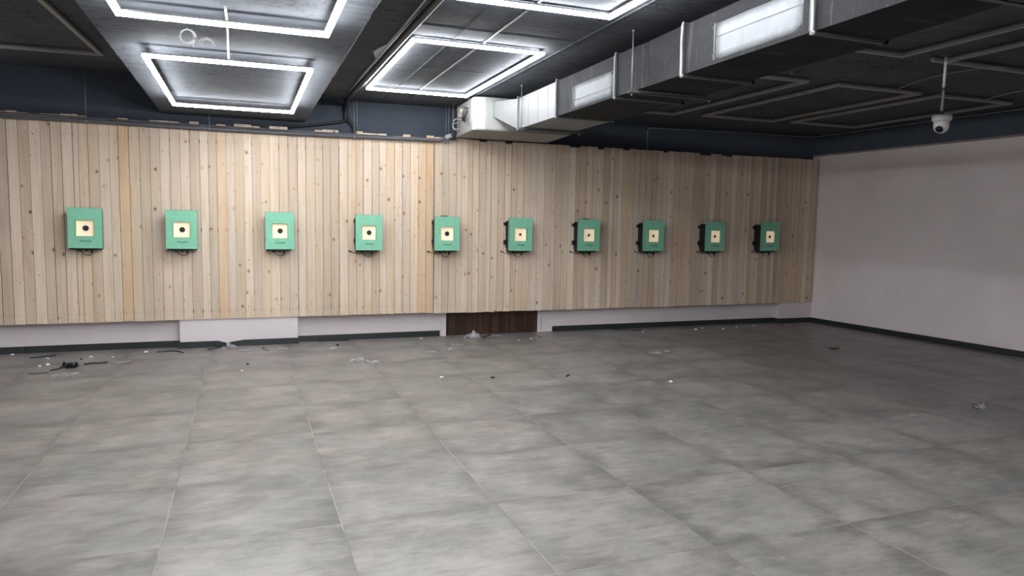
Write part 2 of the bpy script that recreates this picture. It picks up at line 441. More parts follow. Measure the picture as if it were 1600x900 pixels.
# ------------------------------------------------------------------ timber cladding
def cladding(name, x0, x1, dy, zb, label, rngseed):
    rg = random.Random(rngseed)
    root = empty(name, (x0, 0, zb), label, 'wall panel')
    me_bm = bmesh.new(); lay = me_bm.loops.layers.uv.new('UVMap'); cl = me_bm.loops.layers.float_color.new('tone')
    orange = [(-.01, .09, .4), (.36, .46, 1.0), (1.33, 1.42, .8), (2.58, 2.66, .9), (3.62, 3.82, .85), (4.86, 4.97, .55), (5.31, 5.38, .35), (5.83, 5.92, .4), (7.40, 7.52, .9), (8.10, 8.2, .5), (8.62, 8.72, .7), (9.30, 9.4, .6)]
    x = x0
    while x < x1 - .005:
        wd = rg.choice((.098, .10, .10, .102, .096, .088)) if x < 3.9 else rg.choice((.10, .098, .092, .07, .085, .06))
        # force orange boards to sit where they do
        for a, b, s_ in orange:
            if x < a < x + wd and a - x > .03: wd = a - x; break
        if x + wd > x1: wd = x1 - x
        o_ = 0
        for a, b, s_ in orange:
            if abs(x - a) < .012 or (a < x < b - .03): o_ = s_
        base = Vector((0.69, 0.575, 0.46)); v = rg.uniform(.86, 1.08)
        wm = rg.random()
        colr = base * v
        if wm > .72: colr = Vector((colr.x, colr.y * .97, colr.z * .91))
        if wm < .22: colr = Vector((colr.x * .88, colr.y * .87, colr.z * .85))
        if x > 5 and rg.random() < .3: colr = Vector((colr.x * .84, colr.y * .79, colr.z * .74))
        if x > 4.8: colr = Vector((colr.x, colr.y * 1.025, colr.z * 1.07))
        if o_: colr = colr.lerp(Vector((0.62, 0.43, 0.26)), o_ * (.8 if x < 4.5 else .5))
        rnd = rg.random()
        y0 = PY + dy + rg.uniform(0, .004); y1 = y0 + .018
        top = (2.508 + rg.choice((0, 0, 0, -.02, -.045, .012, .012)) if x < 4 else 2.503 + rg.choice((0, 0, 0, 0, 0, -.022, -.03))) + rg.uniform(-.003, .003)
        if x > 9.2: top = 2.505
        bot = zb + rg.uniform(-.003, .003); g = rg.choice((.0010, .0018, .0034, .002))
        ln = rg.uniform(-.0015, .0015)
        vs = [me_bm.verts.new((xx + (ln if zz > 1 else 0) - x0, yy, zz - zb)) for xx in (x + g, x + wd - g) for yy in (y0, y1) for zz in (bot, top)]
        fs = []
        for q in ((0, 1, 3, 2), (4, 6, 7, 5), (0, 4, 5, 1), (2, 3, 7, 6), (0, 2, 6, 4), (1, 5, 7, 3)):
            f = me_bm.faces.new([vs[i] for i in q]); fs.append(f)
            for lp in f.loops:
                lp[cl] = (colr.x, colr.y, colr.z, rnd)
                lp[lay].uv = ((lp.vert.co.x + x0 - x) / wd, lp.vert.co.z + zb)
        x += wd
    bmesh.ops.recalc_face_normals(me_bm, faces=me_bm.faces[:])
    me = bpy.data.meshes.new('planks'); me_bm.to_mesh(me); me_bm.free(); me.materials.append(M['planks'])
    o = bpy.data.objects.new('planks', me); COL.objects.link(o); o.parent = root
    mb = MB()
    bx1 = x1 - x0 - .02
    for z in (.07, .98, 1.96): mb.box(.02, PY + dy + .019, z, bx1, -.098 + dy, z + .045)
    mb.box(.02, -.098 + dy, .1, bx1, -.0985 + dy + .003, .14)
    for k in range(int((x1 - x0) / 1.2) + 1):
        bx = .1 + k * 1.2
        ox = x0 + bx
        if not (.8 < ox < 2.25 or ox > 9.2) and bx < bx1 - .1: mb.box(bx, -.098 + dy, .02, bx + .05, -.001, 2.1)
    mb.build('batten_frame', M['planks'], root)
    return root
cladding('timber_cladding', -1.62, 3.818, 0.0, .325, 'pale pine plank cladding behind the left four green targets, bottom edge slightly higher', 3)
cladding('timber_cladding', 3.824, 9.888, .002, .312, 'pine plank cladding above the dark brown door, reaching the right wall corner', 12)

# ------------------------------------------------------------------ electronic targets
def text_mesh(txt, size, extr):
    cu = bpy.data.curves.new('t', 'FONT'); cu.body = txt; cu.size = size; cu.extrude = extr
    cu.align_x = 'CENTER'; cu.align_y = 'CENTER'; cu.space_character = 1.08; cu.offset = .0009
    ob = bpy.data.objects.new('t', cu); COL.objects.link(ob)
    bpy.context.view_layer.update()
    me = bpy.data.meshes.new_from_object(ob.evaluated_get(bpy.context.evaluated_depsgraph_get()))
    bpy.data.objects.remove(ob, do_unlink=True); me.name = 'lettering'
    return me
LETTER = text_mesh('TACHUS', .0265, .0006)
LETTER.materials.append(M['ink'])
WB = .159; ZB0, ZT0 = -.208, .212      # green cover half width, bottom and top from its centre
YW = PY - .0                           # cladding surface
FY = -.155                             # cover front from the cladding surface
def target(x, zc, big, label, cab, tilt, top_tab=False):
    root = empty('electronic_target', (x, PY, zc), label, 'shooting target', 'green electronic shooting targets on the plank wall')
    root.rotation_euler = (0, tilt, 0)
    hl = -.148 - max(0, x - 5) * .007
    mb = MB(); mb.box(hl, FY + .037, ZB0 - .012, .148 if x < 1 else .13, -.006, ZT0 - .035, .004)
    mb.box(hl, FY + .037, ZB0 - .022, .10, -.03, ZB0 - .010, .003)
    for zz in (.1, .02, -.06):                   # vent slots pressed in the left side
        mb.box(hl - .0025, FY + .05, zz, hl + .0005, -.03, zz + .006)
    mb.build('housing', M['black'], root)
    # cover: plate with a window, folded returns
    mb = MB(); w0, w1, h0, h1 = -.083, .083, -.083, .082
    for a in ((-WB, ZB0, w0, ZT0), (w1, ZB0, WB, ZT0), (w0, h1, w1, ZT0), (w0, ZB0, w1, h0)):
        mb.box(a[0], FY, a[1], a[2], FY + .012, a[3])
    mb.box(-WB, FY, ZB0, -WB + .002, FY + .036, ZT0); mb.box(WB - .002, FY, ZB0, WB, FY + .045, ZT0)
    mb.box(-WB, FY, ZT0 - .002, WB, FY + .036, ZT0)
    for a in ((w0 - .003, h0, w0, h1), (w1, h0, w1 + .003, h1), (w0, h1, w1, h1 + .003), (w0, h0 - .003, w1, h0)):
        mb.box(a[0], FY + .0, a[1], a[2], FY + .034, a[3])
    bmesh.ops.remove_doubles(mb.bm, verts=mb.bm.verts[:], dist=1e-6)
    mb.build('cover', M['green'], root)
    mb = MB(); mb.box(w0, FY + .030, h0, w1, FY + .034, h1)
    card = mb.build('target_card', M['card'], root)
    ry = Matrix.Rotation(math.radians(90), 3, 'X')
    R_ = .0285 if big else .0155
    mb = MB(); mb.lathe([(R_ + .011, 0), (R_ + .011, .0006)], (.004, FY + .0298, 0), 32, ry)
    mb.build('ring', M['ring'], card)
    mb = MB(); mb.lathe([(R_, 0), (R_, .0016)], (.004, FY + .0296, 0), 32, ry)
    mb.build('bullseye', M['bull'], card)
    lt = bpy.data.objects.new('lettering', LETTER); COL.objects.link(lt); lt.parent = root
    lt.location = (.002, FY - .0006, -.136); lt.rotation_euler = (math.radians(90), 0, 0)
    # wall bracket with two ears on the left
    mb = MB(); e0 = hl - (.034 if x > 4.5 else .010); e1 = hl - .0005
    mb.box(e1 - .004, -.055, ZB0 + .03, e1, -.0, ZT0 - .05)
    for (a, b) in ((.112, .155), (-.130, -.072)):
        for q in ((e0, a, e1, a + .010), (e0, b - .010, e1, b), (e0, a, e0 + .010, b), (e1 - .012, a, e1, b)):
            mb.box(q[0], -.050, q[1], q[2], -.0, q[3])
    mb.box(min(e0 + .002, e1 - .002), -.046, -.124, e1, -.012, -.078)
    mb.build('wall_bracket', M['black'], root)
    if top_tab:
        mb = MB(); mb.box(-.055, -.05, ZT0 - .002, .035, -.036, ZT0 + .010, .002); mb.build('top_tab', M['black'], root)
    # plugs under the housing and cables
    for q in ((.035, -.085, ZB0 - .055, .058, -.062, ZB0 - .0205), (-.085, -.085, ZB0 - .036, -.045, -.06, ZB0 - .0205), (-.02, -.08, ZB0 - .034, .012, -.06, ZB0 - .0205)):
        mb = MB(); mb.box(*q, .003); mb.build('plug', M['cable'], root)
    mb = MB(); dz = ZB0 - .015
    lo = -.062 - cab * .012
    mb.tube(smooth([(.046, -.073, dz - .035), (.040, -.07, dz - .055), (.01, -.06, dz + lo), (-.028, -.055, dz + lo * .85), (-.048, -.065, dz - .03), (-.055, -.07, dz - .008)], 6), .0034, 7)
    if cab > .5:
        mb.tube(smooth([(-.07, -.072, dz - .014), (-.03, -.05, dz - .035), (.01, -.04, dz - .03), (.03, -.05, dz - .02), (.035, -.06, dz - .005)], 6), .003, 7)
        mb.tube(smooth([(-.05, -.07, dz - .012), (-.02, -.05, dz - .05), (.02, -.045, dz - .052), (.045, -.06, dz - .03)], 6), .0026, 7)
    mb.build('cable', M['cable'], root)
    if cab > .2:
        mb = MB()
        mb.tube(smooth([(-.06, -.07, dz - .010), (-.11, -.04, dz - .026), (-.16, -.02, dz - .018), (-.195, -.016, dz - .004)], 6), .003, 7)
        mb.tube([(-.188, -.016, dz - .008), (-.222, -.014, dz + .004)], .0075, 10)
        mb.build('loose_lead', M['cable'], root)
    return root
TX = [.050, .968, 1.985, 2.993, 3.952, 4.926, 5.908, 6.904, 7.925, 8.898]
TZ = [1.338, 1.333, 1.331, 1.322, 1.320, 1.319, 1.320, 1.319, 1.321, 1.325]
TL = ['leftmost green electronic target box, big black bullseye, no loose lead',
      'green electronic target box second from the left, just left of the pilaster, plain cable loop',
      'green electronic target box third from the left, above the pale pilaster right end',
      'green target box fourth from the left, tangled cables and a short loose lead under it',
      'green target box fifth from the left, black tab on its top edge',
      'green target box sixth from the left, above the right end of the dark door',
      'green electronic target box seventh from the left, small bullseye, fourth from the right',
      'green electronic target box third from the right, small bullseye, round cable loop under it',
      'green electronic target box second from the right, dim light, tangled cables under it',
      'rightmost green electronic target box, dimmest, nearest the pink wall corner']
CB = [0, 0, .1, .8, .3, .4, .9, .4, .9, .3]
TT = [-.012, -.006, 0, 0, .004, 0, .006, .008, .006, .006]
for i in range(10): target(TX[i], TZ[i], i < 5, TL[i], CB[i], -TT[i], i in (4, 6))

# ------------------------------------------------------------------ LED frames
def led_frame(x0, x1, y0, y1, z, zc, on, label, skew=0.0, stub=0.0):
    """rectangular linear light: z is the underside, zc the ceiling it hangs from"""
    cx, cy = (x0 + x1) / 2, (y0 + y1) / 2
    root = empty('linear_light_frame', (cx, cy, z), label, 'ceiling light', 'lit rectangular ceiling light frames' if on else 'unlit rectangular ceiling light frames')
    root.rotation_euler = (0, 0, skew)
    hx, hy = (x1 - x0) / 2, (y1 - y0) / 2
    wd, ht = (.028, .022) if on else (.036, .024)
    mb = MB()
    for s in (-1, 1):
        mb.box(s * hx - wd / 2, -hy - wd / 2, ht + .0001, s * hx + wd / 2, hy + wd / 2, ht + .01)
        mb.box(-hx + wd / 2, s * hy - wd / 2, ht + .0001, hx - wd / 2, s * hy + wd / 2, ht + .01)
    if stub: mb.box(-hx - stub, hy - wd / 2, ht + .0001, -hx - wd / 2, hy + wd / 2, ht + .01)
    mb.build('channel', M['channel'], root)
    e = -.001
    for s in (-1, 1):
        mb = MB(); mb.box(s * hx - wd / 2 + e, -hy - wd / 2 + e, 0, s * hx + wd / 2 - e, hy + wd / 2 - e, ht, .003); mb.build('diffuser', M['led' if on else 'led_off'], root)
        mb = MB(); mb.box(-hx + wd / 2, s * hy - wd / 2 + e, 0, hx - wd / 2, s * hy + wd / 2 - e, ht, .003); mb.build('diffuser', M['led' if on else 'led_off'], root)
    if stub: mb = MB(); mb.box(-hx - stub, hy - wd / 2 + e, 0, -hx - wd / 2, hy + wd / 2 - e, ht, .003); mb.build('diffuser', M['led' if on else 'led_off'], root)
    for s in (-1, 1):
        for t in (-.8, .8):
            mb = MB(); mb.tube([(s * hx, t * hy, ht + .008), (s * hx, t * hy, zc - z + .002)], .0022, 6); mb.build('hanger_wire', M['rod'], root)
    return root
HS = .011   # the measured plane lies in the middle of the strip
led_frame(1.007, 2.069, -3.434, -1.284, 2.525 - HS, ZS, True, 'lit white LED frame under the dropped beam, nearest the plank wall')
led_frame(1.005, 2.07, -6.61, -4.463, 2.525 - HS, ZS, True, 'lit white LED frame under the dropped beam, cut off by the top edge')
led_frame(2.851, 3.926, -3.275, -1.104, 2.852 - HS, ZC, True, 'lit white LED frame on the grey slab between the beam and the air duct')
led_frame(2.867, 3.937, -6.577, -4.407, 2.852 - HS, ZC, True, 'lit white LED frame at the top edge, closest to the long grey duct')
led_frame(0.984, 2.085, -9.825, -7.612, 2.562 - HS, ZS, True, 'added lit LED frame on the beam, unseen behind the viewer')  # unseen, guessed continuation of the beam lights, added to light the room
led_frame(2.867, 3.937, -9.786, -7.616, 2.852 - HS, ZC, True, 'added lit LED frame on the slab, unseen behind the viewer')  # unseen, guessed continuation of the slab lights, added for the same
led_frame(0.984, 2.085, -13.119, -10.905, 2.562 - HS, ZS, True, 'added lit LED frame on the beam, unseen by the rear wall')  # further unseen row, added for more light from behind
led_frame(2.867, 3.937, -12.954, -10.825, 2.852 - HS, ZC, True, 'added lit LED frame on the slab, unseen by the rear wall')  # slab half of that added rear row
led_frame(-2.75, -1.68, -8.9, -6.75, 2.962 - HS, ZH, True, 'added lit LED frame in the left bay, out of view beside the viewer')  # added out of view to brighten the left end of the planks
led_frame(-0.715, 0.333, -3.221, -1.083, 2.962 - HS, ZH, False, 'unlit LED frame in the dark left ceiling bay', math.radians(-2.8))
led_frame(5.588, 6.658, -3.295, -1.047, 2.852 - HS, ZC, False, 'unlit LED frame partly hidden by the duct, in the row near the plank wall')
led_frame(7.058, 8.122, -3.295, -1.114, 2.852 - HS, ZC, False, 'unlit LED frame in the middle of the row of three near the plank wall')
led_frame(8.418, 9.483, -3.295, -1.156, 2.852 - HS, ZC, False, 'unlit LED frame behind the security camera, nearest the right wall')
led_frame(5.536, 6.595, -6.536, -4.407, 2.852 - HS, ZC, False, 'unlit LED frame passing under the top right, just left of the camera pole', 0)
led_frame(7.073, 8.133, -6.567, -4.407, 2.852 - HS, ZC, False, 'unlit LED frame at the right edge, its corner by the camera pole top', 0, .14)

# ------------------------------------------------------------------ air duct
DX0, ZB_, ZT_ = 4.34, 2.456, 2.775
root = empty('air_duct', (4.6, -3.8, ZC), 'long rectangular grey air duct running from the white fan unit toward the viewer', 'air duct')
root_off = Vector(root.location)
def dpart(mb, name, mat, lab=None, par=None):
    o = mb.build(name, mat, par or root)
    if not par: o.matrix_parent_inverse = Matrix.Translation(-root_off)
    if lab: o['label'] = lab
    return o
FL = [-1.67, -2.66, -3.78, -4.69, -5.85, -7.4]
RX = {-1.67: 4.95, -2.66: 4.95, -3.78: 4.95, -4.69: 4.90, -5.85: 4.82, -7.4: 4.72, -8.8: 4.66}
YS = FL + [-8.8]
for i in range(6):
    ya, yb = YS[i], YS[i + 1]; ra, rb = RX[ya], RX[yb]
    mb = MB()
    win = {1: (-3.0, -3.735, 2.475, 2.672), 3: (-5.02, -5.775, 2.482, 2.702)}.get(i)
    x0 = DX0
    if i == 0:
        mb.hull([(x0, ya, ZB_), (ra, ya, ZB_), (ra, ya, ZT_), (x0, ya, ZT_)], [(x0, yb, ZB_), (rb, yb, ZB_), (rb, yb, ZT_), (x0, yb, ZT_)])
        dpart(mb, 'duct_section', M['galv'], 'bright bare sheet section next to the fan unit')
        mb = MB()                               # cleat ribs along the sheet
        for y in (-1.95, -2.2, -2.45): mb.box(x0 - .0025, y - .004, ZB_ + .01, x0 + .001, y + .004, ZT_ - .01)
        mb.box(x0 - .004, yb, ZT_ - .012, x0 + .002, ya, ZT_ - .004)
        dpart(mb, 'seam', M['galv'])
    elif not win:
        mb.hull([(x0, ya, ZB_), (ra, ya, ZB_), (ra, ya, ZT_), (x0, ya, ZT_)], [(x0, yb, ZB_), (rb, yb, ZB_), (rb, yb, ZT_), (x0, yb, ZT_)])
        bmesh.ops.subdivide_edges(mb.bm, edges=mb.bm.edges[:], cuts=3, use_grid_fill=True)
        for v in mb.bm.verts:
            if abs(v.co.z - ZT_) < .001 and v.co.x < x0 + .3: v.co.z += noise.noise((v.co.y * 6, v.co.x * 5, i)) * .010
        dpart(mb, 'duct_section', M['duct'])
    else:
        wa, wb, z0, z1 = win
        # insulated box around an opening in its left face
        mb.box(x0 + .018, yb, ZB_, ra if i == 1 else (ra + rb) / 2, ya, ZT_)
        mb.box(x0, wa, ZB_, x0 + .018, ya, ZT_); mb.box(x0, yb, ZB_, x0 + .018, wb, ZT_)
        mb.box(x0, wb, z1, x0 + .018, wa, ZT_); mb.box(x0, wb, ZB_, x0 + .018, wa, z0)
        sec = dpart(mb, 'duct_section', M['duct'])
        mb = MB(); N = 10
        g = [[mb.bm.verts.new((x0 + .0065 - .002 * (1 + noise.noise((a * 1.3, b * 1.1, i))), wa + (wb - wa) * a / N, z0 + (z1 - z0) * b / 5)) for b in range(6)] for a in range(N + 1)]
        for a in range(N):
            for b in range(5):
                f = mb.bm.faces.new((g[a][b], g[a + 1][b], g[a + 1][b + 1], g[a][b + 1])); f.smooth = True
        bmesh.ops.solidify(mb.bm, geom=mb.bm.faces[:], thickness=-.0012)
        o = dpart(mb, 'sheet_panel', M['foil'], 'bare shiny sheet metal panel'); 
        mb = MB(); zl = z0 + (z1 - z0) * (.36 if i == 1 else .62)
        mb.box(x0 + .0015, wb, zl - .0025, x0 + .006, wa, zl + .0025)
        mb.box(x0 - .001, wa - .012, z0, x0 + .012, wa, z1)
        for yy in (wa - .004, wb + .01):
            for zz in (z0 + .02, z1 - .03): mb.box(x0 - .006, yy, zz, x0 + .012, yy + .010, zz + .014, .002)
        dpart(mb, 'panel_edge', M['greytape'])
for k, y in enumerate(FL):
    ra = RX[y]; mb = MB(); h = .016; t_ = .013
    zt, zb, xl, xr = ZT_ + h, ZB_ - h, DX0 - h, ra + h
    light = k in (0, 3, 4)
    dy = t_
    for s in ((-dy, -.001), (.001, dy)):
        mb.box(xl, y + s[0], zb, DX0 + .003, y + s[1], zt); mb.box(ra - .003, y + s[0], zb, xr, y + s[1], zt)
        mb.box(xl, y + s[0], ZT_ - .003, xr, y + s[1], zt); mb.box(xl, y + s[0], zb, xr, y + s[1], ZB_ + .003)
    dpart(mb, 'flange', M['galv'] if k == 0 else M['greytape'])
    mb = MB()                                    # folded bright cleat wrapped over the near-left edge
    mb.tube(smooth([(DX0 - .016, y - .012, zt - .004), (DX0 - .019, y - .008, (zt + zb) / 2 + .06), (DX0 - .017, y - .011, (zt + zb) / 2 - .08), (DX0 - .020, y - .014, zb + .004)], 5), [.0075 if k >= 3 else .004] * 16, 8)
    mb.lathe([(.004, -.008), (.013, -.006), (.013, .006), (.004, .008)], (DX0 - .014, y - .012, zb + .006), 12, Matrix.Rotation(math.radians(90), 3, 'Y'))
    mb.lathe([(.004, -.006), (.010, -.004), (.010, .004), (.004, .006)], (DX0 - .012, y - .010, zt - .006), 12, Matrix.Rotation(math.radians(90), 3, 'Y'))
    dpart(mb, 'flange_cleat', M['steel'] if k >= 3 else M['rod'])
# transition from unit to duct
mb = MB()
mb.hull([(4.25, -1.128, 2.650), (5.02, -1.128, 2.650), (5.02, -1.128, 2.815), (4.25, -1.128, 2.815)], [(DX0, -1.66, ZB_), (4.95, -1.66, ZB_), (4.95, -1.66, ZT_), (DX0, -1.66, ZT_)])
dpart(mb, 'transition_piece', M['galv'], 'smooth white tapering piece joined to the fan unit')
mb = MB(); mb.box(4.243, -1.140, 2.642, 5.03, -1.1195, 2.822, .004); dpart(mb, 'foam_gasket', M['foam'], 'pale green foam strip')
for y, xa in ((-1.80, 4.322), (-4.09, 4.305), (-6.6, 4.305)):
    for xx in (xa, 4.99):
        mb = MB(); mb.tube([(xx, y, ZB_ - .045), (xx, y, ZC + .004)], .0048, 8); mb.lathe([(.010, 0), (.010, .008)], (xx, y, ZB_ - .035), 6)
        mb.lathe([(.009, 0), (.009, .02)], (xx, y, ZC - .02), 8)
        dpart(mb, 'hanger_rod', M['rod'])
    mb = MB(); mb.box(xa - .03, y - .018, ZB_ - .025, 5.03, y + .018, ZB_ - .021); mb.box(xa - .03, y - .018, ZB_ - .025, 5.03, y - .014, ZB_ - .0005)
    dpart(mb, 'support_angle', M['greytape'])

# ------------------------------------------------------------------ fan coil unit
root2 = empty('fan_coil_unit', (4.6, -.7, ZC), 'white ceiling fan coil unit with tangled cables at the duct end', 'air conditioner')
off2 = Vector(root2.location)
def upart(mb, name, mat, lab=None):
    o = mb.build(name, mat, root2); o.matrix_parent_inverse = Matrix.Translation(-off2)
    if lab: o['label'] = lab
    return o
UZ0, UZ1 = 2.512, 2.862
mb = MB(); mb.prism([(4.06, -.30), (4.03, -1.04), (4.055, -1.085), (4.15, -1.118), (5.19, -1.116), (5.25, -.30)], UZ0, UZ1)
bmesh.ops.bevel(mb.bm, geom=mb.bm.edges[:], offset=.004, segments=2, affect='EDGES')
upart(mb, 'casing', M['white'])
mb = MB(); mb.prism([(4.055, -.285), (4.026, -1.045), (4.052, -1.090), (4.148, -1.124), (5.195, -1.122), (5.265, -.285)], 2.498, 2.5125)
upart(mb, 'drain_tray', M['unit_base'])
mb = MB(); mb.box(4.035, -.86, 2.66, 4.058, -.52, 2.80, .004)
for yy, zz in ((-.80, 2.70), (-.74, 2.69), (-.66, 2.74), (-.60, 2.70)): mb.box(3.99, yy, zz, 4.04, yy + .035, zz + .05, .004)
upart(mb, 'valve_plate', simple('beige_fittings', (.42, .39, .32), .5))
mb = MB()
for k in range(4):
    y0 = -.93 + k * .035
    mb.tube(smooth([(4.028, y0, 2.76), (3.985, y0 - .03, 2.74 + .01 * k), (3.965, y0 - .02, 2.66), (3.985, y0 + .04, 2.60 + .012 * k), (4.010, y0 + .07, 2.68), (4.028, y0 + .06, 2.74)], 6), .0045, 7)
upart(mb, 'black_cable_coil', M['cable'])
mb = MB()
mb.tube(smooth([(4.04, -.62, 2.66), (3.97, -.56, 2.68), (3.94, -.54, 2.62), (3.97, -.54, 2.565), (4.03, -.56, 2.57)], 6), .006, 8)
mb.tube(smooth([(4.04, -.54, 2.64), (3.98, -.50, 2.64), (3.955, -.48, 2.60), (3.99, -.50, 2.555), (4.05, -.46, 2.56)], 6), .0045, 8)
upart(mb, 'flexible_hose', M['wireg'])
for x_, y_ in ((4.016, -.94), (3.99, -.38), (5.28, -.94), (5.28, -.38)):
    mb = MB(); mb.tube([(x_, y_, 2.55), (x_, y_, ZC + .01)], .0045, 8); mb.box(x_ - .012, y_ - .02, 2.575, x_ + .05 if x_ < 4.5 else x_ + .012, y_ + .02, 2.579)
    if x_ > 4.5: mb.box(x_ - .07, y_ - .02, 2.575, x_, y_ + .02, 2.579)
    upart(mb, 'hanger_rod', M['rod'])
mb = MB(); mb.lathe([(.016, 0), (.016, .002)], (4.105, -1.1035, 2.795), 16, Matrix.Rotation(math.radians(90), 3, 'X') @ Matrix.Rotation(0, 3, 'Z'))
upart(mb, 'round_sticker', simple('grey_sticker', (.3, .3, .32), .5), 'small grey round sticker')

# ------------------------------------------------------------------ drain pipe
pp = []
for x, z in ((-1.6, 2.452), (.08, 2.452), (1.09, 2.444), (2.23, 2.444), (3.86, 2.463)): pp.append((x, -.20, z))
root3 = empty('drain_pipe', (1.2, -.20, 2.45), 'long grey horizontal drain pipe hung along the top edge of the plank wall', 'pipe')
mb = MB(); mb.tube(smooth(pp, 4) + [Vector(p) for p in ((3.90, -.21, 2.475), (3.945, -.235, 2.503), (3.985, -.26, 2.520), (4.02, -.29, 2.528))], .020, 12)
mb.tube([(-1.6, -.165, 2.49), (-.3, -.165, 2.492), (.9, -.168, 2.482), (2.3, -.165, 2.478), (3.3, -.165, 2.478)], .008, 8)
o = mb.build('pipe', M['drain'], root3); o.matrix_parent_inverse = Matrix.Translation(-Vector(root3.location))
mb = MB(); mb.tube([(3.94, -.232, 2.501), (4.005, -.275, 2.524)], .026, 12)
o = mb.build('pipe_joint', M['wirew'], root3); o.matrix_parent_inverse = Matrix.Translation(-Vector(root3.location)); o['label'] = 'white socket where the pipe meets the fan unit'
for x, zt in ((.083, ZH), (1.265, ZS), (2.835, ZC), (3.95, ZC)):
    mb = MB(); mb.tube([(x, -.20, 2.435), (x, -.20, zt + .01)], .0035, 7)
    if zt == ZC: mb.tube([(x + .035, -.20, 2.43), (x + .035, -.20, zt + .01)], .0035, 7)
    ring_z = 2.45
    mb.lathe([(.022, -.008), (.0245, -.008), (.0245, .008), (.022, .008)], (x, -.20, 2.449), 16, Matrix.Rotation(math.radians(90), 3, 'Y'))
    o = mb.build('hanger_rod', M['rod'], root3); o.matrix_parent_inverse = Matrix.Translation(-Vector(root3.location))

# ------------------------------------------------------------------ black insulated refrigerant pipe
mb = MB()
mb.tube([(2.778, -9.0, 2.855), (2.776, -4.35, 2.855), (2.760, -3.30, 2.853), (2.748, -1.5, 2.855), (2.740, -.30, 2.857), (2.745, -.12, 2.85), (2.755, -.045, 2.82), (2.762, -.036, 2.70), (2.765, -.04, 2.645)], .028, 10)
mb.tube(smooth([(2.765, -.04, 2.66), (2.70, -.04, 2.628), (2.572, -.04, 2.606), (2.316, -.04, 2.565), (2.05, -.04, 2.53)], 4), .016, 8)
mb.tube(smooth([(2.765, -.04, 2.66), (2.82, -.04, 2.62), (2.862, -.045, 2.56), (2.866, -.05, 2.48)], 4), .019, 8)
tag(mb.build('insulated_pipe', M['cable']), 'black foam wrapped pipe running along the ceiling seam and branching down the blue wall', 'pipe')
# strip of pale ragged plaster beside it
mb = MB(); random.seed(5)
edge = [(2.722 - .05 * max(0, noise.noise((y * .9, 3, 3))) - (.07 if -2.9 < y < -2.35 else 0) * (1 - abs((y + 2.62) / .28)), y) for y in [-5 + k * .1 for k in range(49)]]
for k in range(len(edge) - 1):
    a, b = edge[k], edge[k + 1]
    mb.prism([(a[0], a[1]), (b[0], b[1]), (2.735, b[1]), (2.735, a[1])], ZC - .003, ZC + .001)
struct(mb.build('trim_3', simple('pale_plaster', (.62, .62, .63), .8)))

# ------------------------------------------------------------------ thin conduits
def run(name, pts, r, mat, label, cat, n=0):
    mb = MB(); mb.tube(smooth(pts, n) if n else pts, r, 8); return tag(mb.build(name, mat), label, cat)
run('wall_conduit', [(6.915, -.012, 2.515), (6.915, -.012, 2.80), (6.925, -.012, 2.818), (6.95, -.012, 2.825), (7.6, -.012, 2.838), (9.30, -.012, 2.856), (9.84, -.014, 2.862), (9.868, -.03, 2.864), (9.885, -.10, 2.866), (XR(-1.7) - .012, -1.7, 2.872), (XR(-5) - .012, -5, 2.872), (XR(-9) - .012, -9, 2.872)], .008, M['conduit'],
    'thin dark conduit dropping on the blue wall and following the ceiling corner to the right', 'conduit')
run('ceiling_conduit', [(3.41, -9.2, ZC - .008), (3.41, -.6, ZC - .008)], .008, M['conduit2'], 'straight grey conduit crossing above the lit LED frames beside the duct', 'conduit')
run('ceiling_conduit', [(1.53, -4.62, 2.578), (1.532, -4.2, 2.592), (1.525, -3.60, 2.590), (1.525, -3.46, 2.56), (1.525, -3.44, 2.54)], .007, M['wirew'], 'short white cable linking the two LED frames under the beam', 'cable', 4)
run('ceiling_cable', [(7.66, -3.45, 2.84), (7.64, -3.7, 2.872), (7.62, -4.0, 2.878), (7.55, -4.4, 2.845), (7.55, -4.56, 2.815)], .004, M['wireg'], 'thin slack cable on the dark ceiling left of the camera pole', 'cable', 5)
run('ceiling_cable', [(8.85, -3.48, 2.82), (8.95, -3.7, 2.87), (9.05, -4.1, 2.878), (9.1, -4.8, 2.875)], .004, M['wireg'], 'thin slack cable on the dark ceiling at the right edge', 'cable', 5)

# coils of wire hanging from the beam
def coil(x, y, z, R, a0, a1, label, yaw):
    mb = MB()
    for k in range(4):
        rr = R + random.uniform(-.006, .006); pts = []
        for i in range(25):
            a = a0 + (a1 - a0) * i / 24
            h = math.cos(a) * rr
            pts.append((x + h * math.cos(yaw) + k * .003, y + h * math.sin(yaw) + .004 * k, z + math.sin(a) * rr))
        mb.tube(pts, .003, 6)
    mb.tube([(x, y, z + R), (x + .002, y, ZS + .008)], .0028, 6)
    if a1 - a0 > 6: mb.tube(smooth([(x + R * .5, y, z - R * .85), (x + R * .9, y, z - R * 1.2), (x + R * .95, y, z - R * 1.6)], 5), .0025, 6)
    return tag(mb.build('cable_coil', M['wirew']), label, 'cable')
coil(1.300, -3.99, 2.549, .038, 0, 2 * math.pi, 'small round coil of white wire hanging under the beam', -.1)
coil(1.40, -3.80, 2.545, .045, .15, 2.75, 'loose half loop of white wire right of the round coil', -.1)

# small bracket on dark ceiling
mb = MB(); mb.box(6.30, -3.52, ZC - .035, 6.36, -3.46, ZC, .004); mb.box(6.36, -3.50, ZC - .022, 6.42, -3.48, ZC - .012)
tag(mb.build('junction_box', M['greytape']), 'tiny box fixed to the dark ceiling right of the duct', 'junction box')

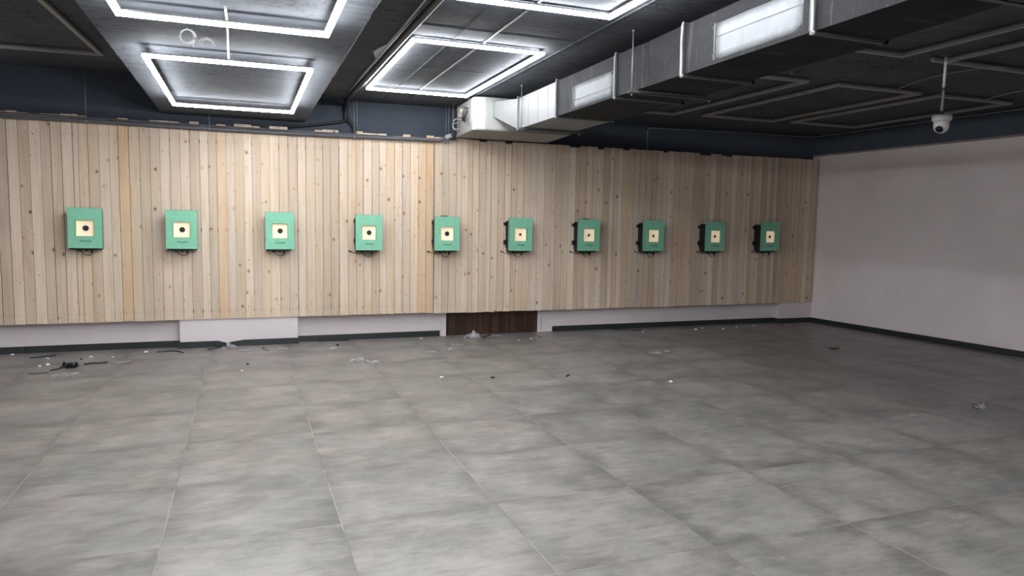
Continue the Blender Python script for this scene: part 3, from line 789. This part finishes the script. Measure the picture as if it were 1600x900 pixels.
# ------------------------------------------------------------------ security camera on a drop pole
cx_, cy_ = 6.982, -4.49
root4 = empty('security_camera', (cx_, cy_, ZC), 'white dome security camera hanging on a thin pole from the dark ceiling', 'security camera')
off4 = Vector(root4.location)
def cpart(mb, name, mat):
    o = mb.build(name, mat, root4); o.matrix_parent_inverse = Matrix.Translation(-off4); return o
mb = MB(); mb.lathe([(.038, -.012), (.038, .0)], (cx_, cy_, ZC), 20); mb.lathe([(.017, -.030), (.017, -.012)], (cx_, cy_, ZC), 16)
cpart(mb, 'ceiling_plate', M['greytape'])
mb = MB(); mb.tube([(cx_, cy_, ZC - .03), (cx_ - .004, cy_, 2.60)], .011, 12); mb.tube([(cx_ - .004, cy_, 2.61), (cx_ - .010, cy_, 2.425)], .0095, 12)
cpart(mb, 'pole', M['camw'])
mb = MB(); mb.tube([(cx_ - .0045, cy_, 2.595), (cx_ - .0045, cy_, 2.618)], .0135, 12); cpart(mb, 'pole_collar', M['greytape'])
mb = MB(); mb.tube([(cx_ - .010, cy_, 2.398), (cx_ - .010, cy_, 2.428)], .019, 14); mb.lathe([(.036, 0), (.05, -.006)], (cx_, cy_, 2.402), 24); cpart(mb, 'adapter', M['greytape'])
mb = MB(); mb.lathe([(.069, 0), (.073, -.004), (.073, -.040), (.069, -.044), (.060, -.046)], (cx_, cy_, 2.397), 32); cpart(mb, 'mounting_base', M['camw'])
mb = MB(); prof = [(.0575, 0), (.0585, -.010), (.0585, -.040)] + [(.058 * math.cos(a), -.042 - .058 * math.sin(a)) for a in [math.radians(8 * k) for k in range(1, 11)]] + [(.006, -.1)]
mb.lathe(prof, (cx_ - .001, cy_, 2.351), 32); cpart(mb, 'dome', M['camw'])
dirv = Vector((-.80, -.30, -.58)).normalized(); q = dirv.to_track_quat('Z', 'Y').to_matrix()
cc = Vector((cx_ - .001, cy_, 2.309))
mb = MB(); mb.lathe([(.027, .038), (.027, .052), (.022, .0565), (.010, .061), (.002, .0615)], cc, 24, q); cpart(mb, 'lens', M['glass'])
mb = MB(); mb.lathe([(.030, .044), (.0302, .0525), (.0275, .053), (.027, .047)], cc, 24, q); cpart(mb, 'lens_ring', M['greytape'])

# ------------------------------------------------------------------ litter on the floor
def sheet(name, x, y, sx, sy, rot, h, mat, label, cat, seed, n=12):
    bm = bmesh.new(); N = n
    g = []
    for a in range(N + 1):
        row = []
        for b in range(N + 1):
            u, v = a / N - .5, b / N - .5
            ru = 1 + .35 * noise.noise((u * 3 + seed, v * 3, 0)); rv = 1 + .5 * noise.noise((u * 3, v * 3 + seed, 4))
            z = h * max(0, .35 + 1.5 * noise.noise((u * 4.5 + seed * 3, v * 4.5, seed)) + .7 * noise.noise((u * 11, v * 11 + seed, 2))) * (1 - 1.5 * max(abs(u), abs(v)) ** 2 * 1.6)
            row.append(bm.verts.new((u * sx * ru + .12 * sx * noise.noise((v * 4, seed, 1)), v * sy * rv + .25 * sy * noise.noise((u * 5, seed, 8)), max(z, .0008))))
        g.append(row)
    for a in range(N):
        for b in range(N):
            if (a in (0, N - 1) or b in (0, N - 1)) and noise.noise((a * .9 + seed, b * .9, 7)) > .12: continue
            f = bm.faces.new((g[a][b], g[a + 1][b], g[a + 1][b + 1], g[a][b + 1])); f.smooth = True
    for v in [v for v in bm.verts if not v.link_faces]: bm.verts.remove(v)
    bmesh.ops.solidify(bm, geom=bm.faces[:], thickness=.0006)
    mz = min(v.co.z for v in bm.verts)
    for v in bm.verts: v.co.z -= mz - .0002
    me = bpy.data.meshes.new(name); bm.to_mesh(me); bm.free(); me.materials.append(mat)
    o = bpy.data.objects.new(name, me); COL.objects.link(o); o.location = (x, y, 0); o.rotation_euler = (0, 0, rot)
    return tag(o, label, cat)
def strip(name, pts, r, mat, label, cat):
    mb = MB(); pts = smooth([(p[0], p[1], r + .0003 + (p[2] if len(p) > 2 else 0)) for p in pts], 6); mb.tube(pts, r, 7)
    return tag(mb.build(name, mat), label, cat)
def crumb(x, y, s, mat, label, seed, z=.6):
    rg = random.Random(seed); bm = bmesh.new(); bmesh.ops.create_icosphere(bm, subdivisions=2, radius=s)
    for v in bm.verts:
        k = 1 + .45 * noise.noise(v.co * (1.4 / s) + Vector((seed, 0, 0))); v.co = Vector((v.co.x * k * 1.3, v.co.y * k, v.co.z * k * z))
    mz = min(v.co.z for v in bm.verts)
    for v in bm.verts: v.co.z -= mz
    me = bpy.data.meshes.new('debris_chip'); bm.to_mesh(me); bm.free(); me.materials.append(mat)
    o = bpy.data.objects.new('debris_chip', me); COL.objects.link(o); o.location = (x, y, 0); o.rotation_euler = (0, 0, rg.uniform(0, 3))
    return tag(o, label, 'debris')

strip('cable_offcut', [(-.474, -.343), (-.38, -.30), (-.261, -.256)], .006, M['cable'], 'straight black cable offcut near the left edge by the skirting', 'cable offcut')
strip('cable_offcut', [(.694, -.33), (.78, -.30), (.86, -.295), (.93, -.37), (.962, -.444)], .006, M['cable'], 'curved black cable offcut before the pilaster left corner', 'cable offcut')
strip('cable_offcut', [(1.20, -.30), (1.26, -.26), (1.31, -.20), (1.34, -.17)], .006, M['cable'], 'short black cable offcut at the broken skirting', 'cable offcut')
strip('cable_offcut', [(1.80, -.30), (1.775, -.36), (1.79, -.44), (1.835, -.52)], .004, M['cable'], 'thin bent black wire in front of the pilaster', 'cable offcut')
strip('cable_offcut', [(-.28, -1.20), (-.2, -1.20), (-.12, -1.19)], .005, M['greytape'], 'grey strip left of the clear wrapper, nearest the left edge', 'cable offcut')
strip('cable_offcut', [(.106, -.87), (.16, -.82), (.22, -.825), (.30, -.81)], .007, M['cable'], 'dark strip lying against the clear film right of the black wrapper', 'cable offcut')
strip('cable_offcut', [(2.42, -.02 - .04), (2.6, -.06), (2.78, -.09)], .006, M['cable'], 'dark strip against the skirting right of the pilaster', 'cable offcut')
strip('cable_offcut', [(4.42, -.30), (4.47, -.27), (4.53, -.18), (4.60, -.10)], .005, M['cable'], 'black wire beside the white crumpled plastic at the dark door', 'cable offcut')
strip('cable_offcut', [(6.40, -.10), (6.6, -.14), (6.8, -.22)], .006, M['cable'], 'dark offcut by the skirting right of the dark door', 'cable offcut')
strip('cable_offcut', [(4.47, -2.73), (4.49, -2.69), (4.53, -2.67)], .006, M['cable'], 'small black offcut alone in the middle of the floor', 'cable offcut')
strip('cable_offcut', [(8.26, -2.16), (8.31, -2.20), (8.40, -2.18)], .006, M['cable'], 'small black offcut alone on the dark floor at the right', 'cable offcut')
strip('white_strip', [(2.50, -.57), (2.54, -.56), (2.58, -.54)], .004, M['lint'], 'small white strip beside a black chip right of the pilaster', 'debris')

sheet('plastic_wrapper', .005, -.93, .13, .14, -.3, .055, M['blackfilm'], 'crumpled black plastic wrapper on the floor at the left', 'plastic wrapper', 2.3)
strip('cable_offcut', [(-.13, -1.10), (-.10, -1.06), (-.066, -1.01)], .006, M['cable'], 'dark tail of cable sticking out of the black wrapper', 'cable offcut')
sheet('plastic_wrapper', .044, -1.33, .21, .16, .1, .022, M['film'], 'clear plastic wrapper in front of the black wrapper', 'plastic wrapper', 5.1)
sheet('plastic_wrapper', .42, -.80, .19, .16, .3, .016, M['film'], 'clear plastic film behind and right of the black wrapper', 'plastic wrapper', 7.7)
sheet('plastic_wrapper', 1.44, -.225, .14, .12, 1.2, .06, M['film'], 'clear plastic scrap standing at the broken skirting', 'plastic wrapper', 1.9)
sheet('plastic_wrapper', 1.60, -.47, .14, .14, 0, .02, M['film'], 'thin clear film before the pilaster middle', 'plastic wrapper', 9.2)
sheet('plastic_wrapper', 2.00, -.45, .12, .16, 0, .02, M['film'], 'clear film beside the bent black wire', 'plastic wrapper', 3.9)
sheet('plastic_wrapper', 2.70, -1.38, .20, .11, .1, .025, M['film'], 'crinkled white plastic strip on the floor left of centre', 'plastic wrapper', 4.6)
sheet('plastic_wrapper', 2.84, -1.52, .13, .14, .7, .03, M['film'], 'small clear wrapper beside the crinkled white strip', 'plastic wrapper', 8.3)
sheet('plastic_wrapper', 3.55, -1.10, .17, .12, .4, .018, M['film'], 'flat clear strip in front of the door, left piece', 'plastic wrapper', 6.2)
sheet('plastic_wrapper', 3.80, -.97, .16, .10, .5, .018, M['whitefilm'], 'white plastic strip in front of the door, middle piece', 'plastic wrapper', 2.7)
sheet('plastic_wrapper', 3.96, -.75, .15, .15, .3, .03, M['film'], 'clear crinkled film in front of the door, right piece', 'plastic wrapper', 5.8)
sheet('plastic_wrapper', 4.30, -.24, .20, .16, .2, .095, M['whitefilm'], 'crumpled white plastic heap at the foot of the dark door', 'plastic wrapper', 11.4)
sheet('plastic_wrapper', 4.63, -.20, .14, .10, .2, .02, M['film'], 'clear film at the right half of the dark door', 'plastic wrapper', 12.6)
sheet('plastic_wrapper', 6.15, -.60, .22, .16, .1, .01, M['film'], 'flat pale film near the skirting right of the door', 'plastic wrapper', 13.1)
sheet('plastic_wrapper', 5.97, -1.87, .14, .14, .4, .03, M['film'], 'twisted clear scrap in the middle distance right of centre', 'plastic wrapper', 14.9)
sheet('plastic_wrapper', 6.20, -1.80, .08, .08, .9, .025, M['whitefilm'], 'small white curl right of the twisted clear scrap', 'plastic wrapper', 15.2)
sheet('plastic_wrapper', 7.29, -4.77, .10, .10, .5, .05, M['whitefilm'], 'crumpled white wrapper alone on the dark floor at the far right', 'plastic wrapper', 16.8, 9)
sheet('plastic_wrapper', 6.53, -4.80, .09, .07, .2, .012, M['film'], 'flat scrap of film on the floor near the right edge, closer to the viewer', 'plastic wrapper', 17.3, 8)
sheet('plastic_wrapper', 9.15, -.55, .2, .12, .2, .01, M['film'], 'faint film scrap near the right corner', 'plastic wrapper', 19.1, 8)

CH = [(-.69, -.10, .013, 'lint', 'white chip by the skirting at the far left'), (-.30, -.44, .014, 'lint', 'pale chip left of the straight black cable end'),
      (-.22, -.80, .018, 'lint', 'pale chip left of the black wrapper'), (-.275, -.85, .012, 'lint', 'tiny pale chip furthest left before the black wrapper'),
      (.02, -.55, .012, 'cable', 'black chip behind the black wrapper'), (.295, -.52, .014, 'lint', 'white chip behind the clear film'),
      (.09, -.44, .013, 'lint', 'white chip near the skirting above the black wrapper'), (.585, -.31, .015, 'lint', 'flat pale chip left of the curved cable offcut'),
      (1.615, -1.287, .016, 'cable', 'black chip on the floor in front of the pilaster'), (1.562, -1.626, .014, 'lint', 'white chip nearer than the black chip before the pilaster'),
      (2.603, -.39, .018, 'cable', 'black chip behind the small white strip'), (3.652, -.20, .014, 'lint', 'white chip at the skirting left of the door'),
      (3.78, -.22, .010, 'lint', 'tiny pale chip left of the door frame'), (3.316, -2.437, .016, 'lint', 'pale curled chip left of centre on open floor'),
      (3.778, -2.573, .015, 'cable', 'black chip in the centre of the open floor'), (4.992, -.549, .016, 'lint', 'pale chip at the right end of the door'),
      (4.80, -.62, .010, 'lint', 'tiny white chip before the right half of the door'), (5.311, -3.226, .016, 'lint', 'round white pellet alone on the floor right of centre'),
      (7.55, -.427, .020, 'lint', 'white chip far right by the skirting, left of a pair'), (7.717, -.343, .017, 'lint', 'white chip far right by the skirting, right of a pair'),
      (8.30, -.36, .018, 'lint', 'pale chip by the skirting left of the right pilaster'), (8.66, -.30, .014, 'lint', 'faint chip next to the right pilaster'),
      (8.0, -.45, .014, 'lint', 'faint grey chip between the white pair and the right pilaster'), (6.7, -.42, .014, 'lint', 'pale chip before the skirting right of the flat film'),
      (5.16, -.45, .010, 'cable', 'tiny dark chip at the door right corner')]
for k, (x, y, s, mt, lb) in enumerate(CH): crumb(x, y, s, M[mt], lb, k + 1)
